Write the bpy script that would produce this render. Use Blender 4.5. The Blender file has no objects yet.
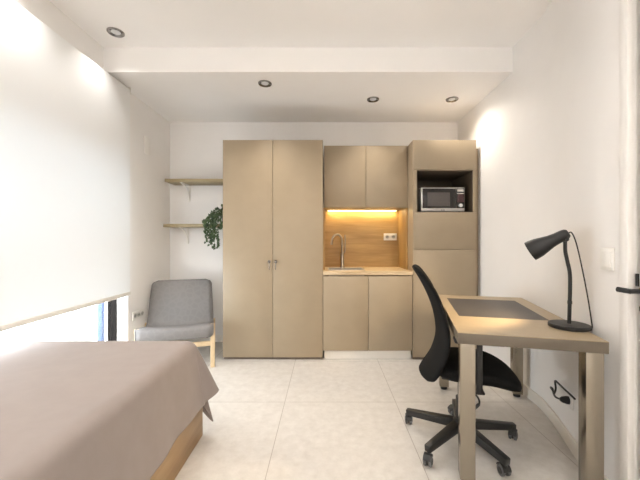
import bpy, bmesh, math, random
from mathutils import Vector, Matrix, noise
R = math.radians
PI = math.pi
scn = bpy.context.scene
C = scn.collection
random.seed(4)

# ------------------------------------------------------------------ materials
def newmat(name):
    m = bpy.data.materials.new(name); m.use_nodes = True
    nt = m.node_tree; b = nt.nodes['Principled BSDF']
    return m, nt, b
def setp(b, **k):
    for a, v in k.items(): b.inputs[a.replace('_', ' ')].default_value = v
def noise_col(nt, b, c1, c2, scale, detail=4, stretch=(1, 1, 1), lo=.35, hi=.65, coord='Object', rough=.5):
    tc = nt.nodes.new('ShaderNodeTexCoord'); mp = nt.nodes.new('ShaderNodeMapping')
    mp.inputs['Scale'].default_value = stretch
    n = nt.nodes.new('ShaderNodeTexNoise'); n.inputs['Scale'].default_value = scale; n.inputs['Detail'].default_value = detail
    n.inputs['Roughness'].default_value = rough
    r = nt.nodes.new('ShaderNodeValToRGB')
    r.color_ramp.elements[0].position = lo; r.color_ramp.elements[0].color = (*c1, 1)
    r.color_ramp.elements[1].position = hi; r.color_ramp.elements[1].color = (*c2, 1)
    L = nt.links.new
    L(tc.outputs[coord], mp.inputs[0]); L(mp.outputs[0], n.inputs['Vector']); L(n.outputs[0], r.inputs[0])
    if b is not None: L(r.outputs[0], b.inputs['Base Color'])
    return n, r, mp
def bump(nt, b, src, strength=.1, dist=.002):
    u = nt.nodes.new('ShaderNodeBump'); u.inputs['Strength'].default_value = strength; u.inputs['Distance'].default_value = dist
    nt.links.new(src, u.inputs['Height']); nt.links.new(u.outputs[0], b.inputs['Normal'])
def simple(name, col, rough=.5, metal=0, var=.06, scale=6, bmp=0, spec=.5):
    m, nt, b = newmat(name); setp(b, Roughness=rough, Metallic=metal)
    b.inputs['Specular IOR Level'].default_value = spec
    c1 = tuple(c*(1-var) for c in col); c2 = tuple(min(1, c*(1+var)) for c in col)
    n, r, mp = noise_col(nt, b, c1, c2, scale)
    if bmp:
        n2 = nt.nodes.new('ShaderNodeTexNoise'); n2.inputs['Scale'].default_value = 400
        tc = nt.nodes.new('ShaderNodeTexCoord'); nt.links.new(tc.outputs['Object'], n2.inputs['Vector'])
        bump(nt, b, n2.outputs[0], bmp, .001)
    return m
def wood(name, c1, c2, axis, rough=.45, scale=2.2):
    m, nt, b = newmat(name); setp(b, Roughness=rough)
    st = [9, 9, 9]; st[axis] = .8
    n, r, mp = noise_col(nt, b, c1, c2, scale, 8, tuple(st), .3, .72, rough=.62)
    n.inputs['Distortion'].default_value = .6
    # knots / broad bands
    n2 = nt.nodes.new('ShaderNodeTexNoise'); n2.inputs['Scale'].default_value = 3.2; n2.inputs['Detail'].default_value = 2
    mp2 = nt.nodes.new('ShaderNodeMapping'); s2 = [1.6]*3; s2[axis] = .6; mp2.inputs['Scale'].default_value = s2
    tc = nt.nodes.new('ShaderNodeTexCoord'); nt.links.new(tc.outputs['Object'], mp2.inputs[0]); nt.links.new(mp2.outputs[0], n2.inputs['Vector'])
    r2 = nt.nodes.new('ShaderNodeValToRGB'); r2.color_ramp.elements[0].position = .3; r2.color_ramp.elements[1].position = .6
    r2.color_ramp.elements[0].color = (.72, .66, .6, 1); r2.color_ramp.elements[1].color = (1, 1, 1, 1)
    mx = nt.nodes.new('ShaderNodeMix'); mx.data_type = 'RGBA'; mx.blend_type = 'MULTIPLY'; mx.inputs[0].default_value = .8
    nt.links.new(n2.outputs[0], r2.inputs[0]); nt.links.new(r.outputs[0], mx.inputs[6]); nt.links.new(r2.outputs[0], mx.inputs[7])
    nt.links.new(mx.outputs[2], b.inputs['Base Color'])
    bump(nt, b, n.outputs[0], .08, .001)
    return m
def emit(name, col, s):
    m, nt, b = newmat(name); setp(b, Base_Color=(*[c*.35 for c in col], 1), Emission_Color=(*col, 1), Emission_Strength=s)
    return m

M = {}
M['wall'] = simple('wall_paint', (.84, .82, .80), .7, var=.012, scale=3, bmp=.05, spec=.2)
M['ceil'] = simple('ceiling_paint', (.92, .905, .89), .8, var=.01, scale=2, spec=.2)
M['white'] = simple('white_lacquer', (.80, .775, .745), .35, var=.015)
M['base_white'] = simple('skirting_white', (.76, .72, .66), .4, var=.02)
M['taupe'] = simple('taupe_laminate', (.345, .274, .187), .42, var=.02, scale=8, spec=.4)
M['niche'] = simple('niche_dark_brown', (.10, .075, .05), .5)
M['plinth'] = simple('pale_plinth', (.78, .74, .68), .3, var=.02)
M['dark_plinth'] = simple('dark_brown_plinth', (.16, .12, .09), .5)  # dark brown strip under the wardrobe and the microwave cabinet
M['oak'] = wood('golden_oak', (.31, .18, .058), (.49, .315, .118), 0)
M['oak_v'] = wood('golden_oak_upright', (.31, .18, .058), (.49, .315, .118), 2)
M['oak_top'] = wood('pale_oak_worktop', (.56, .43, .27), (.68, .54, .36), 0)
M['shelf'] = wood('dull_oak_shelf', (.27, .21, .11), (.38, .31, .175), 0)
M['bedwood'] = wood('bed_base_oak', (.34, .215, .105), (.47, .32, .165), 1)
M['birch'] = wood('birch', (.66, .50, .30), (.78, .62, .40), 2)
M['desk'] = simple('desk_beige_laminate', (.33, .257, .163), .38, var=.03, scale=20)
M['desk_apron_shaded'] = simple('shaded_apron_paint', (.135, .11, .08), .4, var=.03, scale=20)  # apron paint darkened to carry the shade on its front face
M['inset'] = simple('dark_grey_inset', (.05, .044, .041), .5, var=.12, scale=60)
M['steel_leg'] = simple('satin_leg_metal', (.36, .32, .26), .26, 1, var=.02)
M['steel'] = simple('brushed_steel', (.60, .57, .53), .28, 1, var=.05)
M['nickel'] = simple('brushed_nickel', (.36, .32, .26), .3, 1, var=.05)
M['chrome'] = simple('dark_chrome', (.30, .29, .28), .22, 1, var=.05)
M['black'] = simple('black_plastic', (.018, .018, .018), .42, var=.1)
M['blackmetal'] = simple('black_metal', (.008, .008, .0085), .45, var=.1)
M['blackfabric'] = simple('black_mesh_fabric', (.005, .005, .005), .85, var=.3, scale=300, bmp=.3, spec=.2)
M['greywheel'] = simple('grey_castor_tread', (.13, .13, .135), .5)
M['socket'] = simple('white_socket_plastic', (.80, .78, .74), .3, var=.01)
M['socket_hole'] = simple('socket_recess_grey', (.60, .58, .54), .5)
M['anthracite'] = simple('anthracite_frame', (.012, .010, .009), .7, spec=.05)
M['bluegrey'] = simple('blue_grey_guide', (.05, .085, .19), .5, spec=.1)
M['lightgrey'] = simple('light_grey_seal', (.50, .50, .48), .5)
M['micro'] = simple('silver_plastic', (.58, .56, .54), .3, .6, var=.03)
M['microglass'] = simple('black_glass', (.012, .010, .010), .12, var=.1)
M['microwin'] = simple('grey_window_mesh', (.085, .075, .072), .25, var=.1, scale=300)
M['display'] = simple('red_tinted_display', (.06, .018, .02), .3, var=.2, scale=80)
M['knobwhite'] = simple('pale_knob', (.75, .73, .72), .25)
M['pot'] = simple('dark_red_pot', (.045, .018, .018), .4)
M['stem'] = simple('ivy_stem', (.06, .08, .02), .6)
M['mattress'] = simple('mattress_ticking', (.7, .68, .65), .8)
M['bulb'] = emit('warm_bulb', (1, .78, .48), 12)
M['led'] = emit('warm_led', (1, .80, .42), 7)
M['lens'] = emit('downlight_lens', (1, .97, .93), .12)

# floor tiles
m, nt, b = newmat('floor_tile'); setp(b, Roughness=.38)
b.inputs['Specular IOR Level'].default_value = .35
n, r, mp = noise_col(nt, None, (.52, .485, .445), (.67, .64, .60), 16, 12, lo=.24, hi=.76, rough=.68)
br = nt.nodes.new('ShaderNodeTexBrick'); br.offset = 0; br.squash = 1
tc = nt.nodes.new('ShaderNodeTexCoord'); mpb = nt.nodes.new('ShaderNodeMapping')
mpb.inputs['Location'].default_value = (.305+.82*4, -2.444+.82*6, 0)
br.inputs['Scale'].default_value = 1; br.inputs['Brick Width'].default_value = .82; br.inputs['Row Height'].default_value = .82
br.inputs['Mortar Size'].default_value = .0022; br.inputs['Mortar Smooth'].default_value = .2
br.inputs['Mortar'].default_value = (.34, .30, .26, 1)
nt.links.new(tc.outputs['Object'], mpb.inputs[0]); nt.links.new(mpb.outputs[0], br.inputs['Vector'])
nt.links.new(r.outputs[0], br.inputs['Color1']); nt.links.new(r.outputs[0], br.inputs['Color2'])
nt.links.new(br.outputs['Color'], b.inputs['Base Color'])
M['floor'] = m

# bedspread
m, nt, b = newmat('taupe_bedspread'); setp(b, Roughness=.85); b.inputs['Specular IOR Level'].default_value = .15
b.inputs['Sheen Weight'].default_value = .15
n, r, mp = noise_col(nt, b, (.285, .240, .222), (.297, .251, .232), 14, 6)
n2 = nt.nodes.new('ShaderNodeTexNoise'); n2.inputs['Scale'].default_value = 9; n2.inputs['Detail'].default_value = 5
tc = nt.nodes.new('ShaderNodeTexCoord'); mp2 = nt.nodes.new('ShaderNodeMapping'); mp2.inputs['Scale'].default_value = (.5, 1.4, 1)
nt.links.new(tc.outputs['Object'], mp2.inputs[0]); nt.links.new(mp2.outputs[0], n2.inputs['Vector'])
bump(nt, b, n2.outputs[0], .12, .01)
M['spread'] = m

# chair mesh fabric
m, nt, b = newmat('grey_mesh_fabric'); setp(b, Roughness=.8); b.inputs['Specular IOR Level'].default_value = .2
tc = nt.nodes.new('ShaderNodeTexCoord'); v = nt.nodes.new('ShaderNodeTexVoronoi'); v.feature = 'DISTANCE_TO_EDGE'; v.inputs['Scale'].default_value = 17
r = nt.nodes.new('ShaderNodeValToRGB'); r.color_ramp.elements[0].position = .02; r.color_ramp.elements[1].position = .2
r.color_ramp.elements[0].color = (.222, .209, .202, 1); r.color_ramp.elements[1].color = (.207, .195, .189, 1)
nt.links.new(tc.outputs['Object'], v.inputs['Vector']); nt.links.new(v.outputs['Distance'], r.inputs[0]); nt.links.new(r.outputs[0], b.inputs['Base Color'])
M['mesh'] = m
M['piping'] = simple('dark_grey_piping', (.15, .14, .135), .8)

# blind fabric : diffuse + translucent
m, nt, b = newmat('white_blind_fabric')
nt.nodes.remove(b)
out = nt.nodes['Material Output']
df = nt.nodes.new('ShaderNodeBsdfDiffuse'); df.inputs[0].default_value = (.85, .845, .83, 1)
tl = nt.nodes.new('ShaderNodeBsdfTranslucent'); tl.inputs[0].default_value = (.79, .84, .88, 1)
mx = nt.nodes.new('ShaderNodeMixShader'); mx.inputs[0].default_value = .165
w = nt.nodes.new('ShaderNodeTexNoise'); w.inputs['Scale'].default_value = 300
bp = nt.nodes.new('ShaderNodeBump'); bp.inputs['Strength'].default_value = .05; nt.links.new(w.outputs[0], bp.inputs['Height']); nt.links.new(bp.outputs[0], df.inputs['Normal'])
nt.links.new(df.outputs[0], mx.inputs[1]); nt.links.new(tl.outputs[0], mx.inputs[2]); nt.links.new(mx.outputs[0], out.inputs[0])
M['blind'] = m
# glass
m, nt, b = newmat('window_glass'); setp(b, Base_Color=(1, 1, 1, 1), Roughness=0, IOR=1.45); b.inputs['Transmission Weight'].default_value = 1
out = nt.nodes['Material Output']; tr = nt.nodes.new('ShaderNodeBsdfTransparent'); gl = nt.nodes.new('ShaderNodeBsdfGlossy'); gl.inputs['Roughness'].default_value = .02
mx = nt.nodes.new('ShaderNodeMixShader'); nt.nodes.remove(b)
mx.inputs[0].default_value = .05; nt.links.new(tr.outputs[0], mx.inputs[1]); nt.links.new(gl.outputs[0], mx.inputs[2]); nt.links.new(mx.outputs[0], out.inputs[0])
M['glass'] = m
# leaves
m, nt, b = newmat('ivy_leaf'); setp(b, Roughness=.4)
noise_col(nt, b, (.012, .032, .010), (.06, .105, .03), 28, 2, lo=.3, hi=.7)
M['leaf'] = m

# ------------------------------------------------------------------ mesh helpers
def obj(name, bm, mat, parent=None, smooth=True, angle=35):
    bmesh.ops.recalc_face_normals(bm, faces=bm.faces[:])
    me = bpy.data.meshes.new(name); bm.to_mesh(me); bm.free()
    if smooth:
        for p in me.polygons: p.use_smooth = True
        me.set_sharp_from_angle(angle=R(angle))
    me.materials.append(M[mat] if isinstance(mat, str) else mat)
    o = bpy.data.objects.new(name, me); C.objects.link(o)
    if parent is not None: o.parent = parent
    return o
def tag(o, label, cat, group=None):
    o['label'] = label; o['category'] = cat
    if group: o['group'] = group
    return o
def thing(name, label, cat, loc=(0, 0, 0), rotz=0, group=None):
    o = bpy.data.objects.new(name, None); C.objects.link(o); o.empty_display_size = .1
    o.location = loc; o.rotation_euler = (0, 0, rotz)
    return tag(o, label, cat, group)
def struct(name, bm, mat, parent=None, **k):
    o = obj(name, bm, mat, parent, **k)
    if parent is None: o['kind'] = 'structure'
    return o
def dup(root, label, loc=None, rotz=None, group=None):
    def cp(o, par):
        c = o.copy(); C.objects.link(c)
        if par is not None: c.parent = par
        for ch in list(o.children): cp(ch, c)
        return c
    r = cp(root, None); r['label'] = label
    if loc is not None: r.location = loc
    if rotz is not None: r.rotation_euler = (0, 0, rotz)
    if group: r['group'] = group
    return r
def NB(): return bmesh.new()
def merge(bm, tmp):
    me = bpy.data.meshes.new('tmp'); tmp.to_mesh(me); tmp.free(); bm.from_mesh(me); bpy.data.meshes.remove(me)
def box(bm, x0, x1, y0, y1, z0, z1, bev=.0, seg=2):
    t = NB(); bmesh.ops.create_cube(t, size=1)
    for v in t.verts: v.co = Vector(((x0+x1)/2+v.co.x*(x1-x0), (y0+y1)/2+v.co.y*(y1-y0), (z0+z1)/2+v.co.z*(z1-z0)))
    if bev: bmesh.ops.bevel(t, geom=t.edges[:], offset=bev, segments=seg, affect='EDGES', profile=.5)
    merge(bm, t); return bm
def B(*a, **k): return box(NB(), *a, **k)
def frame_of(d):
    d = d.normalized(); a = Vector((0, 0, 1)) if abs(d.z) < .9 else Vector((1, 0, 0))
    s = d.cross(a).normalized(); return s, s.cross(d).normalized()
def bar(bm, p0, p1, w0, h0, w1=None, h1=None, bev=.002):
    """tapered rectangular bar, w sideways, h along the up-ish direction"""
    p0, p1 = Vector(p0), Vector(p1); w1 = w0 if w1 is None else w1; h1 = h0 if h1 is None else h1
    s, u = frame_of(p1-p0); t = NB(); vs = []
    for p, w, h in ((p0, w0, h0), (p1, w1, h1)):
        for a, c in ((-1, -1), (1, -1), (1, 1), (-1, 1)): vs.append(t.verts.new(p+s*a*w/2+u*c*h/2))
    t.faces.new(vs[0:4]); t.faces.new(vs[4:8][::-1])
    for i in range(4): t.faces.new((vs[i], vs[(i+1) % 4], vs[4+(i+1) % 4], vs[4+i]))
    if bev: bmesh.ops.bevel(t, geom=t.edges[:], offset=bev, segments=2, affect='EDGES', profile=.5)
    merge(bm, t); return bm
def lathe(bm, prof, p=(0, 0, 0), d=(0, 0, 1), seg=32, cap=True):
    """prof: list of (radius, along) revolved about axis d from p"""
    p, d = Vector(p), Vector(d).normalized(); s, u = frame_of(d); t = NB(); rings = []
    for r, h in prof:
        rings.append([t.verts.new(p+d*h+(s*math.cos(2*PI*i/seg)+u*math.sin(2*PI*i/seg))*max(r, 1e-4)) for i in range(seg)])
    for a, c in zip(rings, rings[1:]):
        for i in range(seg): t.faces.new((a[i], a[(i+1) % seg], c[(i+1) % seg], c[i]))
    if cap:
        t.faces.new(rings[0][::-1]); t.faces.new(rings[-1])
    merge(bm, t); return bm
def cyl(bm, p0, p1, r0, r1=None, seg=24):
    p0, p1 = Vector(p0), Vector(p1); r1 = r0 if r1 is None else r1
    return lathe(bm, [(r0, 0), (r1, (p1-p0).length)], p0, p1-p0, seg)
def spline(pts, n=8):
    pts = [Vector(p) for p in pts]; out = []
    P = [pts[0]*2-pts[1]]+pts+[pts[-1]*2-pts[-2]]
    for i in range(1, len(P)-2):
        a, b_, c, d = P[i-1:i+3]
        for k in range(n):
            t = k/n
            out.append(.5*((2*b_)+(c-a)*t+(2*a-5*b_+4*c-d)*t*t+(3*b_-a-3*c+d)*t**3))
    out.append(pts[-1]); return out
def tube(bm, pts, r, seg=12, n=8, smooth=True):
    pts = spline(pts, n) if smooth else [Vector(p) for p in pts]
    t = NB(); rings = []; s = None
    for i, p in enumerate(pts):
        d = (pts[min(i+1, len(pts)-1)]-pts[max(i-1, 0)]).normalized()
        if s is None: s, u = frame_of(d)
        else:
            s = (s-d*s.dot(d)).normalized(); u = s.cross(d)
        rr = r(i/(len(pts)-1)) if callable(r) else r
        rings.append([t.verts.new(p+(s*math.cos(2*PI*k/seg)+u*math.sin(2*PI*k/seg))*rr) for k in range(seg)])
    for a, c in zip(rings, rings[1:]):
        for k in range(seg): t.faces.new((a[k], a[(k+1) % seg], c[(k+1) % seg], c[k]))
    t.faces.new(rings[0][::-1]); t.faces.new(rings[-1])
    merge(bm, t); return bm
def grid(bm, f, nu, nv):
    vs = [[bm.verts.new(f(i/nu, j/nv)) for j in range(nv+1)] for i in range(nu+1)]
    for i in range(nu):
        for j in range(nv): bm.faces.new((vs[i][j], vs[i+1][j], vs[i+1][j+1], vs[i][j+1]))
    return bm
def slab(bm, outline, z0, z1, bev=0):
    """vertical prism over a plan outline"""
    t = NB(); lo = [t.verts.new((x, y, z0)) for x, y in outline]; f = t.faces.new(lo)
    ex = bmesh.ops.extrude_face_region(t, geom=[f])
    for v in ex['geom']:
        if isinstance(v, bmesh.types.BMVert): v.co.z = z1
    if bev: bmesh.ops.bevel(t, geom=t.edges[:], offset=bev, segments=2, affect='EDGES', profile=.5)
    merge(bm, t); return bm
def solid(o, th, sub=0):
    s = o.modifiers.new('thickness', 'SOLIDIFY'); s.thickness = th; s.offset = 0
    if sub:
        q = o.modifiers.new('smooth', 'SUBSURF'); q.levels = sub; q.render_levels = sub
    return o

# ------------------------------------------------------------------ room
EYE = 1.2
XL, XR = -1.844, 1.555
YB, YN = 3.9, -2.6
ZL, ZH, YS = 2.592, 2.795, 2.735         # lower ceiling, upper ceiling, step
WY0, WY1, WZ0, WZ1 = .30, 3.07, .10, 1.92 # window opening
XW = -2.04
# plan of the right wall: straight, then swelling gently in to the door
def wallx(y):
    k = min(1, max(0, (y-1.46)/(2.47-1.46))); k = k*k*(3-2*k)
    return 1.322+(1.545-1.322)*k
CURVE = [(wallx(2.47-i*1.01/24), 2.47-i*1.01/24) for i in range(25)]

struct('floor', B(-2.3, 1.75, YN-.15, YB+.15, -.08, 0), 'floor', smooth=False)
bm = NB(); box(bm, -2.04, 1.75, YS, YB+.15, ZL, ZH+.12); box(bm, -2.04, 1.75, YN-.15, YS, ZH, ZH+.12)
struct('ceiling', bm, 'ceil', smooth=False)
struct('wall_back', B(-2.04, 1.75, YB, YB+.12, 0, ZL), 'wall', smooth=False)
struct('wall_rear', B(-2.04, 1.75, YN-.12, YN, 0, ZH), 'wall', smooth=False)
bm = NB()
box(bm, XW, XL, WY1, YB, 0, ZL); box(bm, XW, XL, YN, WY0, 0, ZH); box(bm, XW, XL, WY0, WY1, 0, WZ0)
box(bm, XW, XL, WY0, YS, WZ1, ZH); box(bm, XW, XL, YS, WY1, WZ1, ZL)
struct('wall_left', bm, 'wall', smooth=False)
# right wall, with the door opening cut out
DY0, DY1, DZ = .52, 1.437, 2.36
bm = NB()
slab(bm, [(XR, YB)]+CURVE+[(1.322, DY1), (1.75, DY1), (1.75, YB)], 0, ZL)
slab(bm, [(1.5475, YS)]+CURVE+[(1.322, DY1), (1.75, DY1), (1.75, YS)], ZL, ZH)
box(bm, 1.322, 1.75, DY0, DY1, DZ, ZH); box(bm, 1.322, 1.75, YN, DY0, 0, ZH)
struct('wall_right', bm, 'wall', angle=20)
# baseboards
def skirting(name, pts, side, h=.08, th=.014):
    bm = NB()
    o = []
    for i, p in enumerate(pts):
        p = Vector(p); ds = []
        if i > 0: ds.append((p-Vector(pts[i-1])).normalized())
        if i < len(pts)-1: ds.append((Vector(pts[i+1])-p).normalized())
        nrm = sum(((Vector((-d.y, d.x))*side) for d in ds), Vector((0, 0))).normalized()
        o.append(p+nrm*th)
    slab(bm, [tuple(p) for p in pts]+[tuple(q) for q in reversed(o)], 0, h, .002)
    return struct(name, bm, 'base_white')
skirting('baseboard_right', [(1.552, 3.28)]+CURVE[:-1]+[(1.322, 1.475)], -1)
skirting('baseboard_back', [(XL+.014, YB), (-1.04, YB)], -1)
skirting('baseboard_left', [(XL, YB), (XL, WY1+.02)], 1)

# door in the right wall
d = bpy.data.objects.new('door_1', None); C.objects.link(d); d['kind'] = 'structure'
obj('door_leaf', B(1.345, 1.385, DY0+.012, DY1-.024, .006, DZ-.012, bev=.002), 'white', d)
bm = NB()
box(bm, 1.308, 1.335, DY1-.006, DY1+.036, 0, DZ+.04, bev=.003); box(bm, 1.308, 1.335, DY0-.036, DY0+.006, 0, DZ+.04, bev=.003)
box(bm, 1.308, 1.335, DY0+.006, DY1-.006, DZ-.004, DZ+.04, bev=.003)
obj('casing', bm, 'white', d)
bm = NB(); box(bm, 1.387, 1.41, DY1-.06, DY1, 0, DZ); box(bm, 1.387, 1.41, DY0, DY0+.05, 0, DZ); box(bm, 1.387, 1.41, DY0+.05, DY1-.06, DZ-.05, DZ)
box(bm, 1.387, 1.41, DY0+.05, DY1-.06, 0, .02); obj('door_stop', bm, 'oak_v', d, smooth=False)
bm = NB()
HY, HZ = 1.383, .985
lathe(bm, [(.026, 0), (.026, .008), (.022, .011)], (1.345, HY, HZ), (-1, 0, 0))
cyl(bm, (1.345, HY, HZ), (1.268, HY, HZ), .010)
tube(bm, [(1.272, HY-.004, HZ), (1.266, HY+.03, HZ+.001), (1.262, HY+.046, HZ+.002)], .011, n=4)
hd = obj('handle', bm, 'blackmetal', d); hd['label'] = 'black lever handle'
bm = NB(); lathe(bm, [(.026, 0), (.026, .008), (.022, .011)], (1.345, HY, HZ-.078), (-1, 0, 0))
box(bm, 1.3305, 1.335, HY-.004, HY+.004, HZ-.09, HZ-.066, bev=.001)
e = obj('lock_rose', bm, 'blackmetal', d); e['label'] = 'black round lock rose'
bm = B(1.336, 1.3445, DY1-.021, DY1-.012, HZ+.015, HZ+.07); obj('latch_plate', bm, 'blackmetal', d)

# window (behind the blind)
w = bpy.data.objects.new('window_1', None); C.objects.link(w); w['kind'] = 'structure'
bm = NB()
fx0, fx1 = -2.022, -1.946
box(bm, fx0, fx1, WY1-.012, WY1, WZ0, WZ1); box(bm, fx0, fx1, WY0, WY0+.06, WZ0, WZ1)
box(bm, fx0, fx1, WY0+.06, WY1-.012, WZ0, WZ0+.06); box(bm, fx0, fx1, WY0+.06, WY1-.012, WZ1-.06, WZ1)
box(bm, fx0, fx1, WY0+.06, WY1-.012, 1.06, 1.13); box(bm, fx0, fx1, 1.66, 1.72, WZ0+.06, 1.06)
obj('window_frame', bm, 'anthracite', w, smooth=False)
obj('seal', B(-2.038, -2.0225, WY1-.014, WY1-.0005, WZ0, WZ1), 'lightgrey', w, smooth=False)
bm = NB(); box(bm, -2.104, -2.06, 3.035, 3.075, -.05, 2.1, bev=.003); g = obj('shutter_guide', bm, 'bluegrey', w); g['label'] = 'blue-grey shutter guide rail'
bm = NB(); box(bm, -2.0, -1.994, WY0+.06, WY1-.012, 1.13, WZ1-.06); box(bm, -2.0, -1.994, WY0+.06, 1.66, WZ0+.06, 1.06); box(bm, -2.0, -1.994, 1.72, WY1-.012, WZ0+.06, 1.06)
obj('pane', bm, 'glass', w, smooth=False)

# roller blind
BX, BY0, BY1 = -1.782, .12, 3.0
rb = thing('roller_blind', 'wide white roller blind pulled most of the way down the window', 'blind', (BX, 1.56, .71))
o = obj('blind_fabric', B(-.001, .001, BY0-1.56, BY1-1.56, .02, 1.855), 'blind', rb, smooth=False)
bm = NB(); box(bm, -.008, .010, BY0-1.56, BY1-1.56, -.012, .022, bev=.005); obj('bottom_bar', bm, 'socket', rb)
bm = NB(); cyl(bm, (-.026, BY0-1.56, 1.848), (-.026, BY1-1.56, 1.848), .024); obj('roller_tube', bm, 'socket', rb)
bm = NB(); box(bm, -.060, .004, BY1-1.5595, BY1-1.552, 1.815, 1.878, bev=.002); obj('end_bracket', bm, 'socket', rb)
bm = NB(); tube(bm, [(-.030, BY1-1.553, 1.82), (-.030, BY1-1.553, .8)], .0022, smooth=False, seg=8)
tube(bm, [(-.016, BY1-1.553, 1.82), (-.016, BY1-1.553, .8)], .0022, smooth=False, seg=8)
tube(bm, [(-.030, BY1-1.553, .8), (-.023, BY1-1.553, .79), (-.016, BY1-1.553, .8)], .0022, seg=8)
obj('bead_chain', bm, 'lightgrey', rb)

# ------------------------------------------------------------------ kitchen
FY = 3.3
TH = .018
def hollow(bm, x0, x1, y0, y1, z0, z1, th=TH):
    box(bm, x0, x0+th, y0, y1, z0, z1); box(bm, x1-th, x1, y0, y1, z0, z1)
    box(bm, x0+th, x1-th, y0, y1, z0, z0+th); box(bm, x0+th, x1-th, y0, y1, z1-th, z1)
    box(bm, x0+th, x1-th, y1-.008, y1, z0+th, z1-th)
# wardrobe
W0, W1 = -1.032, -.032
t = thing('wardrobe', 'tall two-door taupe wardrobe beside the wall shelves', 'wardrobe', ((W0+W1)/2, FY+.3, 0))
hw = (W1-W0)/2
bm = NB(); hollow(bm, -hw, hw, -.28, .299, .03, 2.2); obj('body', bm, 'taupe', t, smooth=False)
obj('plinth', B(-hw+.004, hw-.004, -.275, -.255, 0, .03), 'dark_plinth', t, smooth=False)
for s in (-1, 1):
    a, c = (-hw, -.002) if s < 0 else (.002, hw)
    dr = obj('door', B(a, c, -.3, -.281, .028, 2.2, bev=.0015), 'taupe', t)
    kx = s*.032
    bm = NB(); lathe(bm, [(.006, 0), (.006, .014), (.015, .018), (.016, .026), (.012, .03)], (kx, -.3, .985), (0, -1, 0), 20)
    bar(bm, (kx, -.324, .99), (kx, -.324, .905), .007, .007, bev=.001)
    h = obj('handle', bm, 'chrome', dr); h['label'] = 'small dark metal pull'
# base cabinet
t = thing('base_cabinet', 'low two-door taupe kitchen cabinet under the sink', 'cabinet', (.42, FY+.3, 0))
bm = NB(); box(bm, -.45, -.432, -.28, .299, .09, .845); box(bm, .428, .446, -.28, .299, .09, .845)
box(bm, -.432, .428, -.28, .299, .09, .108); box(bm, -.432, .428, .285, .299, .108, .845); obj('body', bm, 'taupe', t, smooth=False)
obj('plinth', B(-.435, .435, -.268, -.25, 0, .09), 'plinth', t, smooth=False)['label'] = 'pale metallic plinth'
obj('door', B(-.447, .003, -.3, -.281, .092, .838, bev=.0015), 'taupe', t)
obj('door', B(.007, .444, -.3, -.281, .092, .838, bev=.0015), 'taupe', t)
# worktop with sink cut-out
WT = .884
t0 = NB()
sx0, sx1, sy0, sy1 = .03, .40, 3.44, 3.72
for a in ((-.03, sx0, 3.3, 3.899), (sx1, .868, 3.3, 3.899), (sx0, sx1, 3.3, sy0), (sx0, sx1, sy1, 3.899)): box(t0, a[0], a[1], a[2], a[3], WT-.036, WT)
tag(obj('worktop', t0, 'oak_top', smooth=False), 'pale oak worktop running over the low kitchen cabinet', 'worktop')
t = thing('sink', 'small stainless steel sink set into the oak worktop', 'sink', ((sx0+sx1)/2, (sy0+sy1)/2, WT))
hx, hy = (sx1-sx0)/2, (sy1-sy0)/2
bm = NB()
for a in ((-hx-.012, hx+.012, -hy-.012, -hy+.004), (-hx-.012, hx+.012, hy-.004, hy+.012), (-hx-.012, -hx+.004, -hy+.004, hy-.004), (hx-.004, hx+.012, -hy+.004, hy-.004)):
    box(bm, a[0], a[1], a[2], a[3], .0005, .005, bev=.0015)
obj('rim', bm, 'steel', t)
bm = NB(); q = .006
box(bm, -hx+.001, hx-.001, -hy+.001, hy-.001, -.16, -.155)
box(bm, -hx+.001, -hx+.004, -hy+.001, hy-.001, -.155, .0005); box(bm, hx-.004, hx-.001, -hy+.001, hy-.001, -.155, .0005)
box(bm, -hx+.004, hx-.004, -hy+.001, -hy+.004, -.155, .0005); box(bm, -hx+.004, hx-.004, hy-.004, hy-.001, -.155, .0005)
bs = obj('basin', bm, 'steel', t, smooth=False)
bm = NB(); lathe(bm, [(.035, 0), (.035, .003), (.02, .004)], (0, 0, -.155)); obj('drain', bm, 'chrome', t)
# faucet
t = thing('kitchen_faucet', 'brushed metal gooseneck faucet behind the sink', 'faucet', (.185, 3.785, WT))
bm = NB(); lathe(bm, [(.030, 0), (.030, .006), (.024, .012), (.024, .03), (.023, .036), (.022, .16), (.016, .17)], (0, 0, 0)); obj('body', bm, 'nickel', t)
bm = NB(); tube(bm, [(0, 0, .15), (0, 0, .22), (0, 0, .29), (-.010, -.004, .345), (-.045, -.016, .378), (-.088, -.029, .366), (-.116, -.036, .325), (-.1215, -.038, .272)], .0135, n=8)
lathe(bm, [(.014, 0), (.014, .03), (.011, .034)], (-.1215, -.038, .262), (0, 0, 1)); obj('spout', bm, 'nickel', t)
bm = NB(); tube(bm, [(.016, 0, .17), (.030, -.003, .185), (.034, -.004, .25), (.034, -.004, .375)], .007, n=6); obj('lever', bm, 'nickel', t)
# splashback
tag(obj('splashback', B(-.011, .854, 3.886, 3.899, WT, 1.543), 'oak', smooth=False), 'golden oak splashback panel behind the sink', 'splashback')
tag(obj('side_panel', B(.854, .869, 3.505, 3.899, WT, 1.543), 'oak_v', smooth=False), 'golden oak end panel beside the tall microwave cabinet', 'panel', 'oak end panels of the sink alcove')
tag(obj('side_panel', B(-.0305, -.011, 3.505, 3.899, WT, 1.543), 'oak_v', smooth=False), 'golden oak end panel between wardrobe and faucet', 'panel', 'oak end panels of the sink alcove')
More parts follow.
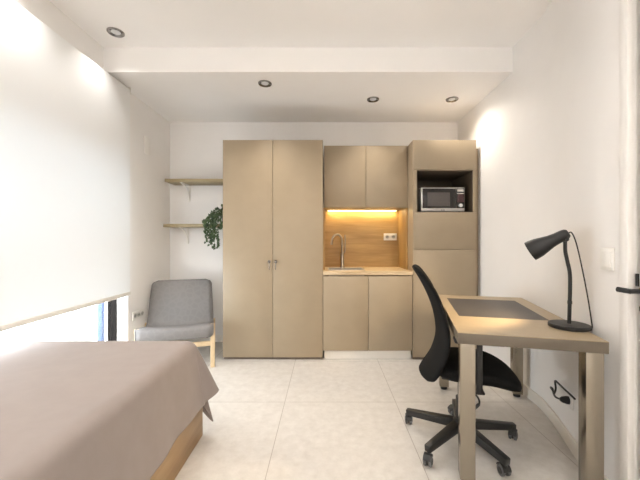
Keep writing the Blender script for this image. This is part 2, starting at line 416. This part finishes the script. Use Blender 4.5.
# sockets
def socket_plate(name, label, cat, n, loc, rotz, sz=.071, group=None, vertical=False):
    t = thing(name, label, cat, loc, rotz, group)
    wdt = sz*n+.010; hgt = .082
    obj('cover_plate', B(-wdt/2, wdt/2, -.009, 0, -hgt/2, hgt/2, bev=.003), 'socket', t)
    for i in range(n):
        x = (i-(n-1)/2)*sz
        bm = NB(); lathe(bm, [(.021, 0), (.021, .002), (.018, .0025), (.0175, -.0005+.001)], (x, -.0085, 0), (0, -1, 0), 24)
        k = obj('socket_well', bm, 'socket_hole', t)
        bm = NB()
        for s in (-1, 1): cyl(bm, (x+s*.0095, -.0105, 0), (x+s*.0095, -.0118, 0), .0027, seg=10)
        obj('pin_hole', bm, 'black', k)
    return t
socket_plate('wall_socket', 'double white socket plate on the golden oak splashback', 'socket', 2, (.755, 3.886, 1.237), 0)
socket_plate('wall_socket', 'triple white socket strip low on the window wall beside the grey chair', 'socket', 3, (XL, 3.235, .47), R(90), .062)
socket_plate('wall_socket', 'single white socket low on the window wall, just behind the grey chair', 'socket', 1, (XL, 3.46, .515), R(90), .07)
t = thing('blank_plate', 'blank white cover plate high on the window wall near the shelves', 'cover plate', (XL, 3.40, 2.17), R(90))
obj('plate', B(-.05, .05, -.008, 0, -.085, .085, bev=.003), 'socket', t)
# upper cabinet
t = thing('wall_cabinet', 'two-door taupe wall cabinet hung above the lit splashback', 'cabinet', (.4225, 3.7, 1.545))
bm = NB(); hollow(bm, -.4425, .4425, -.18, .199, 0, .655); obj('body', bm, 'taupe', t, smooth=False)
obj('door', B(-.4425, -.002, -.2, -.181, 0, .655, bev=.0015), 'taupe', t)
obj('door', B(.002, .4425, -.2, -.181, 0, .655, bev=.0015), 'taupe', t)
t = thing('strip_light', 'glowing warm strip light under the wall cabinet', 'light', (.42, 3.845, 1.5447))
obj('profile', B(-.40, .40, -.012, .012, -.004, -.0002), 'steel', t, smooth=False)
obj('diffuser', B(-.398, .398, -.010, .010, -.008, -.004), 'led', t, smooth=False)
# tall cabinet
T0, T1 = .87, 1.502
tw = (T1-T0)/2
t = thing('microwave_cabinet', 'tall taupe cabinet with an open niche holding the microwave', 'cabinet', ((T0+T1)/2, FY+.3, 0))
bm = NB()
box(bm, -tw, -tw+TH, -.3, .299, .03, 1.905); box(bm, -tw, -tw+TH, -.28, .299, 1.905, 2.2); box(bm, tw-TH, tw, -.28, .299, .03, 2.2)
for z0, z1 in ((.03, .048), (1.462, 1.48), (1.9, 1.918), (2.182, 2.2)): box(bm, -tw+TH, tw-TH, -.28, .299, z0, z1)
box(bm, -tw+TH, tw-TH, .28, .299, .048, 1.462); box(bm, -tw+TH, tw-TH, .28, .299, 1.918, 2.182)
obj('body', bm, 'taupe', t, smooth=False)
obj('niche_trim', B(-tw+TH, -tw+.04, -.3, -.281, 1.478, 1.905), 'taupe', t, smooth=False); obj('niche_trim', B(tw-.03, tw, -.3, -.281, 1.478, 1.905), 'taupe', t, smooth=False)
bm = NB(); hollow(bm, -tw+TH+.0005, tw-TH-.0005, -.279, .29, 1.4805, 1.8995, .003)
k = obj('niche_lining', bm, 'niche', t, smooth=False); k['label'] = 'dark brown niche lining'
obj('door', B(-tw, tw, -.3, -.281, 1.907, 2.2, bev=.0015), 'taupe', t)
obj('drawer_front', B(-tw+TH+.001, tw, -.3, -.281, 1.103, 1.476, bev=.0015), 'taupe', t)
obj('door', B(-tw+TH+.001, tw, -.3, -.281, .03, 1.0995, bev=.0015), 'taupe', t)
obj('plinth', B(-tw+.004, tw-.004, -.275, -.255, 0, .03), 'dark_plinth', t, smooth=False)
tag(obj('filler_panel', B(1.504, 1.548, 3.36, 3.378, 0, 2.13), 'taupe', smooth=False), 'narrow filler strip between microwave cabinet and right wall', 'panel')
# microwave
MX0, MX1 = .972, 1.416
t = thing('microwave', 'silver microwave oven with black glass door in the cabinet niche', 'microwave', ((MX0+MX1)/2, 3.56, 1.48))
mw = (MX1-MX0)/2
obj('body', B(-mw, mw, -.19, .17, .012, .256, bev=.004), 'micro', t)
for x in (-.18, .18):
    for y in (-.15, .12): obj('foot', cyl(NB(), (x, y, 0), (x, y, .012), .014), 'black', t)
dr = obj('door', B(-mw+.012, .130, -.2, -.1905, .045, .245, bev=.002), 'microglass', t)
obj('window', B(-.162, .070, -.2025, -.2, .062, .205, bev=.001), 'microwin', dr)
cp = obj('control_panel', B(.136, mw-.008, -.2, -.1905, .045, .245, bev=.002), 'microglass', t)
obj('display', B(.142, mw-.014, -.2022, -.2, .105, .185, bev=.001), 'display', cp)
bm = NB(); box(bm, .142, mw-.014, -.2025, -.2, .212, .236); box(bm, .139, mw-.011, -.202, -.2, .190, .200); obj('button_strip', bm, 'micro', cp, smooth=False)
bm = NB(); lathe(bm, [(.019, 0), (.018, .014), (.014, .017)], ((.136+mw-.008)/2, -.2, .072), (0, -1, 0), 28); k = obj('knob', bm, 'knobwhite', cp); k['label'] = 'round pale knob'
bm = NB()
for i, ww in enumerate((.007, .005, .008, .006)): box(bm, -.02+i*.0105, -.02+i*.0105+ww, -.1915, -.19, .022, .031)
obj('maker_mark', bm, 'black', t, smooth=False)

# ------------------------------------------------------------------ shelves
def shelf(label, x0, z, th=.034):
    t = thing('wall_shelf', label, 'shelf', ((x0-1.034)/2, 3.775, z), 0, 'oak wall shelves')
    h = (-1.034-x0)/2
    obj('board', B(-h, h, -.125, .1245, -th, 0, bev=.002), 'shelf', t)
    for bx in (-h+.17, h-.085):
        bm = NB(); z0 = -th
        box(bm, bx-.012, bx+.012, -.105, .1245, z0-.005, z0, bev=.001)
        box(bm, bx-.012, bx+.012, .1195, .1245, z0-.19, z0-.005, bev=.001)
        pts = [Vector((bx, -.085, z0-.006)), Vector((bx, .0, z0-.03)), Vector((bx, .07, z0-.085)), Vector((bx, .108, z0-.15)), Vector((bx, .1195, z0-.185))]
        sp = spline(pts, 6); tt = NB(); rows = []
        for i, p in enumerate(sp):
            dd = (sp[min(i+1, len(sp)-1)]-sp[max(i-1, 0)]).normalized(); nn = Vector((0, dd.z, -dd.y))
            rows.append([tt.verts.new(p+Vector((sx*.010, 0, 0))+nn*sn*.004) for sx, sn in ((-1, -1), (1, -1), (1, 1), (-1, 1))])
        for a, c in zip(rows, rows[1:]):
            for i in range(4): tt.faces.new((a[i], a[(i+1) % 4], c[(i+1) % 4], c[i]))
        tt.faces.new(rows[0][::-1]); tt.faces.new(rows[-1]); merge(bm, tt)
        k = obj('bracket', bm, 'socket', t); k['label'] = 'curved white bracket'
    return t
shelf('upper oak wall shelf, empty, on curved white brackets', -1.785, 1.878)
shelf('lower oak wall shelf carrying the trailing ivy', -1.802, 1.378)

# ivy
t = thing('potted_ivy', 'trailing green ivy in a dark pot on the lower shelf', 'plant', (-1.135, 3.76, 1.378))
bm = NB(); lathe(bm, [(.040, 0), (.052, .085), (.056, .088), (.056, .10), (.048, .10), (.046, .085), (.001, .082)], (0, 0, 0), seg=28); obj('pot', bm, 'pot', t)
lb = NB(); sb = NB()
rnd = random.Random(11)
def leaf(bm, p, size, nrm, roll):
    s, u = frame_of(nrm); nrm = nrm.normalized()
    a = s*math.cos(roll)+u*math.sin(roll); b_ = nrm.cross(a)
    shp = [(0, -.1), (.42, -.35), (.45, .05), (.30, .18), (.62, .38), (.24, .48), (0, 1.0), (-.24, .48), (-.62, .38), (-.30, .18), (-.45, .05), (-.42, -.35)]
    c = bm.verts.new(p+a*.15*size+nrm*.08*size)
    vs = [bm.verts.new(p+(b_*x+a*y)*size-nrm*(.18*abs(x))*size) for x, y in shp]
    for i in range(len(vs)): bm.faces.new((c, vs[i], vs[(i+1) % len(vs)]))
top = Vector((0, 0, .1))
for i in range(52):                              # bushy top
    a = rnd.uniform(0, 2*PI); rr = rnd.uniform(.0, .15); p = Vector((math.cos(a)*rr*1.0-.04, math.sin(a)*rr*.6-.02, .085+rnd.uniform(0, .125)*(1-rr*4)+.02))
    if p.x > .06: p.x = .06
    tube(sb, [top*.8, (top*.9+p)/2+Vector((0, 0, .02)), p], .0016, seg=5, n=3)
    leaf(lb, p, rnd.uniform(.024, .036), Vector((rnd.uniform(-.6, .4), -1, rnd.uniform(.0, .9))), -PI/2+rnd.uniform(-.9, .9) if rnd.random() < .6 else rnd.uniform(0, 6))
trails = [(-.19, .05), (-.175, -.12), (-.165, -.20), (-.135, -.15), (-.115, -.27), (-.085, -.285), (-.06, -.20), (-.045, -.275), (-.1, -.19), (-.075, -.10), (-.18, -.03), (-.02, -.05), (-.125, -.23)]
for x, zb in trails:
    yo = -.145-rnd.uniform(0, .025)
    path = spline([top*.85, Vector((x*.6, -.10, .115+rnd.uniform(-.02, .02))), Vector((x, yo, .03)), Vector((x+rnd.uniform(-.012, .012), yo, zb/2)), Vector((x+rnd.uniform(-.012, .012), yo+.005, zb))], 7)
    tube(sb, path, .0015, seg=5, smooth=False)
    for j in range(8, len(path)):
        if j % 2 == 0 and rnd.random() < .3: continue
        p = path[j]+Vector((rnd.uniform(-.016, .016), rnd.uniform(-.012, .006), 0))
        leaf(lb, p, rnd.uniform(.021, .033), Vector((rnd.uniform(-.5, .5), -1, rnd.uniform(-.1, .6))), PI/2*0+rnd.uniform(-.7, .7)-PI/2)
obj('stem', sb, 'stem', t); obj('foliage', lb, 'leaf', t, smooth=False)

# ------------------------------------------------------------------ lounge chair
# local: x to the chair's left/right seen from the front, -y is forward, origin on floor under front centre
t = thing('lounge_chair', 'low lounge chair with grey mesh cover and light wooden legs', 'chair', (-1.362, 2.985, 0), R(18))
prof = spline([(0, .014, .290), (0, -.010, .345), (0, .004, .398), (0, .05, .405), (0, .22, .372), (0, .40, .335), (0, .455, .345), (0, .49, .40), (0, .535, .55), (0, .60, .70), (0, .625, .765)], 6)
arc = [0]
for a, c in zip(prof, prof[1:]): arc.append(arc[-1]+(c-a).length)
Lc = arc[-1]
def prof_at(s):
    s *= Lc
    for i in range(len(arc)-1):
        if s <= arc[i+1] or i == len(arc)-2:
            k = (s-arc[i])/(arc[i+1]-arc[i]); return prof[i].lerp(prof[i+1], k)
def halfw(s):
    w0 = .322-.03*max(0, (s-.45)/.55)
    r = .055/Lc
    if s > 1-r: w0 -= .055*(1-math.sqrt(max(0, 1-((s-1+r)/r)**2)))
    if s < r: w0 -= .055*(1-math.sqrt(max(0, 1-((r-s)/r)**2)))
    return w0
def cover(u, v):
    s = v; p = prof_at(s); x = (u*2-1)*halfw(s)
    sag = -.012*(1-(u*2-1)**2) if .1 < s < .95 else 0
    return Vector((x, p.y+(-sag if s > .55 else 0), p.z+(sag if s <= .55 else 0)))
cv = obj('cover', grid(NB(), cover, 14, 60), 'mesh', t, angle=80); solid(cv, .008)
# piping around the edge
loop = [cover(0, i/60) for i in range(61)]+[cover(i/14, 1) for i in range(1, 14)]+[cover(1, 1-i/60) for i in range(61)]
bm = NB(); tube(bm, loop, .006, smooth=False, seg=8); obj('piping', bm, 'piping', cv)
for s in (-1, 1):
    x = s*.318
    bm = NB(); bar(bm, (x, .035, 0), (x, .035, .41), .024, .040, bev=.004); obj('leg', bm, 'birch', t)
    bm = NB(); bar(bm, (x, .62, 0), (x, .47, .36), .024, .036, bev=.004); obj('leg', bm, 'birch', t)
    x = s*.285
    bm = NB(); bar(bm, (s*.304, .055, .370), (x, .475, .310), .022, .030, bev=.004)
    bar(bm, (x, .50, .31), (x, .645, .70), .022, .026, bev=.004); obj('side_rail', bm, 'birch', t)
bm = NB(); box(bm, -.306, .306, .026, .046, .205, .25, bev=.004); obj('cross_rail', bm, 'birch', t)
bm = NB(); box(bm, -.306, .306, .505, .525, .20, .24, bev=.004); obj('cross_rail', bm, 'birch', t)

# ------------------------------------------------------------------ bed
BEDX0, BEDX1, BEDY0, BEDY1 = -1.825, -.757, .06, 2.03
t = thing('bed', 'single bed with an oak storage base under the taupe cover', 'bed', ((BEDX0+BEDX1)/2, (BEDY0+BEDY1)/2, 0))
hx, hy = (BEDX1-BEDX0)/2, (BEDY1-BEDY0)/2
obj('base', B(-hx, hx, -hy, hy, 0, .31, bev=.004), 'bedwood', t)
obj('mattress', B(-hx+.015, hx-.036, -hy+.015, hy-.04, .311, .586, bev=.04, seg=4), 'mattress', t)
TOPZ, RC = .597, .05
EX, EY = BEDX1-.022-RC, BEDY1-.026-RC       # where the round-over starts
DROP = .405
def fold(a):
    """arc length past the edge -> (outward, down)"""
    q = RC*PI/2
    if a <= 0: return a, 0
    if a < q: th = a/RC; return RC*math.sin(th), RC*(1-math.cos(th))
    return RC+(a-q)*.15, RC+(a-q)*.98
def cloth(s, b_):
    # s past right edge, b_ past foot edge (negative = on top)
    nz = noise.noise(Vector((s*2.2, b_*3.1, .3)))*.004+noise.noise(Vector((s*7, b_*5, 2.3)))*.0022
    if s <= 0 and b_ <= 0: return Vector((EX+s, EY+b_, TOPZ+nz))
    if b_ <= 0:
        o_, dn = fold(s); k = max(0, (s-.08))/DROP
        wv = (.010*math.sin(b_*9+1)+.006*math.sin(b_*23))*k+.008*k
        # cloth lifts a little towards the foot corner
        return Vector((EX+o_+wv, EY+b_, TOPZ-dn+nz*.5))
    if s <= 0:
        o_, dn = fold(b_); k = max(0, (b_-.08))/DROP
        wv = (.012*math.sin(s*10)+.006*math.sin(s*21))*k+.012*k
        return Vector((EX+s, EY+o_+wv, TOPZ-dn+nz*.5))
    ph = math.atan2(b_, s); rho = max(s, b_); dg = math.degrees(ph)
    win = math.sin(2*ph)**.5
    g1 = math.exp(-((dg-38)/20)**2); g2 = math.exp(-((dg-74)/11)**2); g3 = math.exp(-((dg-58)/7)**2)
    rho *= 1+(win*(.02*g1+.75*g2-.06*g3))*min(1, rho/.3)
    o_, dn = fold(rho); k = max(0, rho-.04)
    r_ = o_+win*k*(.30*g1+.20*g2-.10*g3)
    ang = ph+(.2*math.sin(2*ph)-.22*g2)*min(1, k*3)
    return Vector((EX+r_*math.cos(ang), EY+r_*math.sin(ang), TOPZ-dn+win*k*.07*g1))
ss = [-.99]+[-.95+i*.05 for i in range(18)]+[-.05+i*.0165 for i in range(28)]; ss = [s for s in ss if s < DROP]+[DROP]
bb = [-1.95+i*.05 for i in range(38)]+[-.05+i*.0165 for i in range(28)]; bb = [q for q in bb if q < DROP]+[DROP]
bm = NB(); vs = [[bm.verts.new(cloth(s, q)) for q in bb] for s in ss]
for i in range(len(ss)-1):
    for j in range(len(bb)-1): bm.faces.new((vs[i][j], vs[i+1][j], vs[i+1][j+1], vs[i][j+1]))
o = obj('bedspread', bm, 'spread', angle=180); tag(o, 'taupe bedspread draped over the single bed, hanging at the corner', 'bedspread')
q = o.modifiers.new('smooth', 'SUBSURF'); q.levels = 1; q.render_levels = 1
sm = o.modifiers.new('thickness', 'SOLIDIFY'); sm.thickness = .004; sm.offset = 1

# ------------------------------------------------------------------ desk
DA = R(-13.8)
DO = (.642, 1.605)      # front-left corner; u across the short side, v along the long side
DW, DL, DH = .625, 1.15, .75
t = thing('desk', 'beige desk with dark inset top and square metal legs by the right wall', 'desk', (DO[0], DO[1], 0), DA)
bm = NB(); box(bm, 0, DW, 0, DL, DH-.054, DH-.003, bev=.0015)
obj('apron', bm, 'desk_apron_shaded', t)
ix0, ix1, iy0, iy1 = .058, .535, .375, 1.0
bm = NB()
for a in ((0, ix0, 0, DL), (ix1, DW, 0, DL), (ix0, ix1, 0, iy0), (ix0, ix1, iy1, DL)): box(bm, a[0], a[1], a[2], a[3], DH-.003, DH)
obj('top', bm, 'desk', t, smooth=False)
obj('inset_panel', B(ix0+.0005, ix1-.0005, iy0+.0005, iy1-.0005, DH-.003, DH-.0005), 'inset', t, smooth=False)['label'] = 'dark grey inset panel'
for x in (.012, DW-.082):
    for y in (.012, DL-.082):
        l = obj('leg', B(x, x+.07, y, y+.07, .028, DH-.0545, bev=.002), 'steel_leg', t)
        bm = NB(); lathe(bm, [(.024, 0), (.026, .006), (.026, .018), (.012, .02), (.012, .028)], (x+.035, y+.035, 0)); obj('levelling_foot', bm, 'black', l)

def desk_pt(u, v, z):
    return Vector((DO[0]+u*math.cos(DA)-v*math.sin(DA), DO[1]+u*math.sin(DA)+v*math.cos(DA), z))
# ------------------------------------------------------------------ desk lamp
lp = desk_pt(.569, .235, DH)
t = thing('desk_lamp', 'black desk lamp with bent stem and bell shade on the desk corner', 'lamp', lp, DA)
bm = NB(); lathe(bm, [(.088, 0), (.092, .003), (.092, .016), (.088, .020), (.015, .0215)], (0, 0, 0), seg=48); obj('base', bm, 'blackmetal', t)
bm = NB(); tube(bm, [(0, 0, .02), (.002, 0, .11), (.004, 0, .20), (.003, 0, .28), (-.008, 0, .34), (-.017, 0, .39), (-.018, 0, .425), (-.018, 0, .455)], .0088, n=6); obj('stem', bm, 'blackmetal', t)
bm = NB(); lathe(bm, [(.0105, 0), (.0105, .016)], (.0026, 0, .122)); obj('collar', bm, 'black', t)
bm = NB(); lathe(bm, [(.013, -.014), (.014, 0), (.013, .014)], (-.018, 0, .455), (0, 1, 0)); cyl(bm, (-.018, -.018, .455), (-.018, .018, .455), .006)
obj('joint', bm, 'blackmetal', t)
ax = Vector((-.78, .36, -.50)).normalized()
sp0 = Vector((-.012, 0, .482))
outer = [(.004, -.012), (.018, -.010), (.026, 0), (.029, .02), (.030, .05), (.034, .08), (.042, .11), (.050, .14), (.0535, .17), (.054, .185)]
inner = [(.052, .185), (.051, .165), (.046, .135), (.038, .108), (.030, .08), (.024, .05), (.001, .048)]
bm = NB(); lathe(bm, outer+inner, sp0, ax, 40); sh = obj('lamp_shade', bm, 'blackmetal', t)
bm = NB(); lathe(bm, [(.010, .049), (.013, .06), (.024, .09), (.028, .11), (.022, .13), (.004, .138)], sp0, ax, 24); obj('bulb', bm, 'bulb', sh)
bm = NB(); tube(bm, [sp0-ax*.010, sp0+Vector((.022, -.005, .004)), (.030, -.006, .43), (.050, -.02, .30), (.075, -.02, .15), (.092, -.012, .05), (.0975, -.008, .008), (.098, .02, .004), (.094, .06, .004)], .0032, n=8); obj('cord', bm, 'black', t)

# ------------------------------------------------------------------ office chair
# local: +x = facing direction, y = sideways, origin under gas column
OC = (.800, 1.965)
CA = R(-14)
t = thing('office_chair', 'black swivel office chair with curved mesh back at the desk', 'chair', (OC[0], OC[1], 0), CA)
# star base
bm = NB(); lathe(bm, [(.030, .072), (.044, .078), (.046, .125), (.034, .140), (.030, .142)], (0, 0, 0), seg=28)
for k in range(5):
    a = R(2+72*k)-CA; dv = Vector((math.cos(a), math.sin(a), 0))
    bar(bm, dv*.03+Vector((0, 0, .108)), dv*.33+Vector((0, 0, .084)), .052, .048, .036, .036, bev=.004)
obj('star_base', bm, 'black', t)
for k in range(5):
    a = R(2+72*k)-CA; dv = Vector((math.cos(a), math.sin(a), 0)); p = dv*.317
    q = a+[.9, 2.2, -1.2, .4, 2.9][k]; fw = Vector((math.cos(q), math.sin(q), 0)); sd = Vector((-fw.y, fw.x, 0)); c = p+fw*.016
    bm = NB(); cyl(bm, (p.x, p.y, .046), (p.x, p.y, .070), .008)
    hood = []
    lathe(bm, [(.006, -.005), (.0265, -.004), (.0265, .004), (.006, .005)], (c.x, c.y, .032), sd, 24)
    # hood arc over the wheels
    tt = NB(); n = 10
    rows = []
    for i in range(n+1):
        th = R(10+150*i/n); rr = [.0295, .033]
        rows.append([tt.verts.new(Vector((c.x, c.y, .030))+fw*(-math.cos(th))*r_+Vector((0, 0, math.sin(th)*r_))+sd*w_) for r_, w_ in ((.0305, -.021), (.0335, -.021), (.0335, .021), (.0305, .021))])
    for a_, c_ in zip(rows, rows[1:]):
        for i in range(4): tt.faces.new((a_[i], a_[(i+1) % 4], c_[(i+1) % 4], c_[i]))
    tt.faces.new(rows[0][::-1]); tt.faces.new(rows[-1]); merge(bm, tt)
    ca = obj('castor', bm, 'black', t)
    for s in (-1, 1):
        obj('wheel', lathe(NB(), [(.020, -.008), (.0275, -.006), (.028, 0), (.0275, .006), (.020, .008)], Vector((c.x, c.y, .028))+sd*.0145*s, sd, 24), 'greywheel', ca)
        obj('wheel_hub', lathe(NB(), [(.017, 0), (.015, .002)], Vector((c.x, c.y, .028))+sd*.0225*s, sd*s, 20), 'black', ca)
bm = NB(); cyl(bm, (0, 0, .13), (0, 0, .27), .026); cyl(bm, (0, 0, .27), (0, 0, .386), .015); obj('gas_column', bm, 'black', t)
bm = NB(); box(bm, -.115, .09, -.075, .075, .385, .4255, bev=.012); bar(bm, (-.06, 0, .39), (-.112, 0, .42), .07, .03, bev=.005)
obj('tilt_mechanism', bm, 'black', t)
bm = NB(); tube(bm, [(.02, -.07, .385), (.03, -.16, .385), (.06, -.205, .36), (.055, -.24, .34), (.02, -.262, .315)], .005, n=5); cyl(bm, (.055, -.237, .342), (.014, -.266, .312), .008); obj('tilt_lever', bm, 'black', t)
# seat cushion
def sup(a, p=3.2):
    c, s = math.cos(a), math.sin(a); return math.copysign(abs(c)**(2/p), c), math.copysign(abs(s)**(2/p), s)
bm = NB(); NS = 56; rings = []
for sc, z in ((.05, .428), (.70, .426), (.92, .430), (.985, .442), (1.0, .460), (.985, .476), (.94, .488), (.84, .495), (.6, .493), (.3, .490), (.05, .489)):
    ring = []
    for i in range(NS):
        a = 2*PI*i/NS; cx, cy = sup(a); x = .072+cx*sc*.230; y = cy*sc*.235
        f = max(0, x-.10)/.19; zz = z-.050*f*f-.004*abs(y/.23)**2+.012*(abs(y)/.235)**4*(1 if sc > .5 else 0)*(1-f)
        ring.append(bm.verts.new((x, y, zz)))
    rings.append(ring)
for a, c in zip(rings, rings[1:]):
    for i in range(NS): bm.faces.new((a[i], a[(i+1) % NS], c[(i+1) % NS], c[i]))
bm.faces.new(rings[0][::-1]); bm.faces.new(rings[-1])
obj('seat', bm, 'blackfabric', t, angle=70)
# back
bprof = spline([(-.222, 0, .405), (-.19, 0, .44), (-.150, 0, .51), (-.122, 0, .60), (-.118, 0, .68), (-.135, 0, .78), (-.170, 0, .88), (-.215, 0, .97), (-.262, 0, 1.045)], 6)
def back(u, v):
    i = v*(len(bprof)-1); k = min(int(i), len(bprof)-2); p = bprof[k].lerp(bprof[k+1], i-k)
    e = u*2-1
    hw_ = .225-.035*max(0, v-.5)/.5
    rr = .16
    if v > 1-rr: hw_ *= .45+.55*math.sqrt(max(0, 1-((v-1+rr)/rr)**2))
    if v < rr: hw_ *= .55+.45*math.sqrt(max(0, 1-((rr-v)/rr)**2))
    return Vector((p.x+.045*e*e*(1 if v < .8 else 1-(v-.8)*2.5)-.012, e*hw_, p.z))
o = obj('backrest', grid(NB(), back, 14, 40), 'blackfabric', t, angle=180); solid(o, .022, 1)
bm = NB(); tube(bm, [(-.09, 0, .40), (-.105, 0, .43), (-.108, 0, .50), (-.113, 0, .58)], .014, n=6); obj('back_support', bm, 'black', t)
for s in (-1, 1):
    bm = NB(); y = s*.262
    bar(bm, (.055, s*.06, .412), (.055, y+s*.008, .412), .05, .014, bev=.004)
    bar(bm, (.055, y, .407), (.055, y, .668), .014, .028, bev=.004)
    ar = obj('armrest', bm, 'black', t)
    bm = NB(); box(bm, -.07, .17, y-.035, y+.035, .666, .692, bev=.010, seg=3); obj('arm_pad', bm, 'black', ar)

# ------------------------------------------------------------------ right wall fittings
def rwall(y, z, off=0):
    """point on the curved part of the right wall"""
    n = rnorm(y); return Vector((wallx(y)+n.x*off, y+n.y*off, z))
def rnorm(y):
    d = (wallx(y+.01)-wallx(y-.01))/.02; return Vector((-1, d, 0)).normalized()
nW = rnorm(1.90); ang = math.asin(nW.y)
t = thing('power_plug', 'black plug and looped cable at the right wall under the desk', 'plug', rwall(1.90, .275), 0)
o0 = t.location.copy()
def loc(y, z, off): return rwall(y, z, off)-o0
bm = NB(); lathe(bm, [(.022, 0), (.022, .012), (.016, .035), (.008, .045)], nW*.012, nW, 20); obj('plug_body', bm, 'black', t)
bm = NB(); tube(bm, [loc(1.90, .275, .05), loc(1.95, .262, .06), loc(2.02, .252, .05), loc(2.06, .25, .04), loc(2.07, .268, .05), loc(2.04, .275, .05), loc(2.0, .262, .055), loc(1.985, .30, .05), loc(2.01, .335, .045), loc(1.96, .338, .04), loc(1.88, .335, .03), loc(1.80, .33, .02)], .0055, n=7)
obj('cable', bm, 'black', t)
bm = NB(); box(bm, -.012, 0, -.04, .04, -.04, .04, bev=.003)
pl = obj('wall_socket', bm, 'socket'); pl.location = rwall(1.90, .275); pl.rotation_euler = (0, 0, -ang); tag(pl, 'white socket under the desk with the black plug in it', 'socket')

t = thing('light_switch', 'white light switch between desk lamp and door handle', 'switch', (1.322, 1.545, 1.11), 0)
obj('cover_plate', B(-.010, 0, -.036, .036, -.052, .052, bev=.003), 'socket', t)
obj('rocker', B(-.014, -.0095, -.026, .026, -.036, .036, bev=.002), 'socket', t)

# ------------------------------------------------------------------ downlights and added fill
WARM = (1, .91, .79)
def spot(p, power, size=R(125), blend=.7, col=(1, .975, .945), rad=.035, tilt=0):
    l = bpy.data.lights.new('downlight_or_fill_beam', 'SPOT'); l.energy = power; l.spot_size = size; l.spot_blend = blend; l.color = col; l.shadow_soft_size = rad
    o = bpy.data.objects.new('downlight_or_fill_beam', l); C.objects.link(o); o.location = p; o.rotation_euler = (R(-tilt), 0, 0); return o
t = thing('downlight', 'recessed downlight in the higher ceiling above the bed', 'light', (-1.612, 2.53, ZH), 0, 'recessed ceiling downlights')
bm = NB(); lathe(bm, [(.060, 0), (.059, -.008), (.054, -.012), (.048, -.010), (.034, -.002), (.030, 0)], (0, 0, 0), seg=40); obj('rim', bm, 'chrome', t)
bm = NB(); lathe(bm, [(.032, -.0005), (.032, -.0035), (.02, -.004)], (0, 0, 0), seg=32); obj('lens', bm, 'lens', t)
POS = [((-.542, 2.93, ZL), 'leftmost of the three downlights in the lower ceiling'), ((.465, 3.26, ZL), 'middle of the three downlights in the lower ceiling'), ((1.245, 3.26, ZL), 'downlight nearest the right wall, above the microwave cabinet')]
for p, lb_ in POS: dup(t, lb_, p)
PW = dict(a=38, b=26, c=26, d=30)
spot((-1.612, 2.53, ZH-.03), 10, R(112), 1); spot((-1.60, 1.80, ZH-.03), 15, R(150), 1)
spot((-.542, 2.93, ZL-.03), 25, R(115), 1, WARM, tilt=8); spot((.465, 3.26, ZL-.03), 26, R(110), 1, WARM, tilt=14); spot((1.245, 3.26, ZL-.03), 19, R(150), 1, WARM, tilt=8)
# added unseen fill spots above the camera; the first brightens the bed
spot((-1.25, .95, ZH-.03), 46, R(105), .9); spot((.45, .75, ZH-.03), 18, R(150), .8, (1, .945, .87))
l = bpy.data.lights.new('rear_fill', 'POINT'); l.energy = 26; l.color = (1, .955, .895); l.shadow_soft_size = .14  # added unseen fill light; its place follows the office chair's shadow on the cabinets
o = bpy.data.objects.new('rear_fill', l); C.objects.link(o); o.location = (.02, -1.9, 2.3)

l = bpy.data.lights.new('ceiling_fill', 'SPOT'); l.energy = 150; l.color = (1, .985, .96); l.spot_size = R(115); l.spot_blend = .6; l.shadow_soft_size = .12  # added unseen spot aimed up, for soft bounce off the ceiling
o = bpy.data.objects.new('ceiling_fill', l); C.objects.link(o); o.location = (-.1, -1.3, 1.7); o.rotation_euler = (R(180), 0, 0)
# under-cabinet led, lamp bulb
l = bpy.data.lights.new('led_glow', 'AREA'); l.shape = 'RECTANGLE'; l.size = .79; l.size_y = .02; l.energy = 2.0; l.color = (1, .76, .38)
o = bpy.data.objects.new('led_glow', l); C.objects.link(o); o.location = (.42, 3.845, 1.5355)
l = bpy.data.lights.new('lamp_glow', 'SPOT'); l.energy = 17; l.color = (1, .74, .42); l.spot_size = R(120); l.spot_blend = .5; l.shadow_soft_size = .02
o = bpy.data.objects.new('lamp_glow', l); C.objects.link(o)
rot = Matrix.Rotation(DA, 4, 'Z'); wp = Vector(lp)+rot @ (sp0+ax*.145); o.location = wp
o.rotation_euler = (rot.to_3x3() @ ax).to_track_quat('-Z', 'Y').to_euler()

# ------------------------------------------------------------------ daylight
wd = bpy.data.worlds.new('daylight'); scn.world = wd; wd.use_nodes = True
bg = wd.node_tree.nodes['Background']; bg.inputs[0].default_value = (.86, .94, 1.0, 1); bg.inputs[1].default_value = 8.0
l = bpy.data.lights.new('window_portal', 'AREA'); l.shape = 'RECTANGLE'; l.size = WZ1-WZ0; l.size_y = WY1-WY0
l.cycles.is_portal = True
o = bpy.data.objects.new('window_portal', l); C.objects.link(o); o.location = (XW-.005, (WY0+WY1)/2, (WZ0+WZ1)/2); o.rotation_euler = (0, R(-90), 0)

# ------------------------------------------------------------------ camera
cam = bpy.data.cameras.new('camera'); co = bpy.data.objects.new('camera', cam); C.objects.link(co)
co.location = (0, 0, EYE); co.rotation_euler = (R(90), 0, 0)
cam.sensor_width = 36; cam.lens = 330/640*36; cam.shift_x = -6/640; cam.clip_start = .02
scn.camera = co
vs_ = scn.view_settings
vs_.view_transform = 'Standard'; vs_.look = 'None'; vs_.gamma = 1; vs_.use_curve_mapping = False; vs_.exposure = 0.75
scn.cycles.use_denoising = True
scn.cycles.max_bounces = 10; scn.cycles.diffuse_bounces = 6
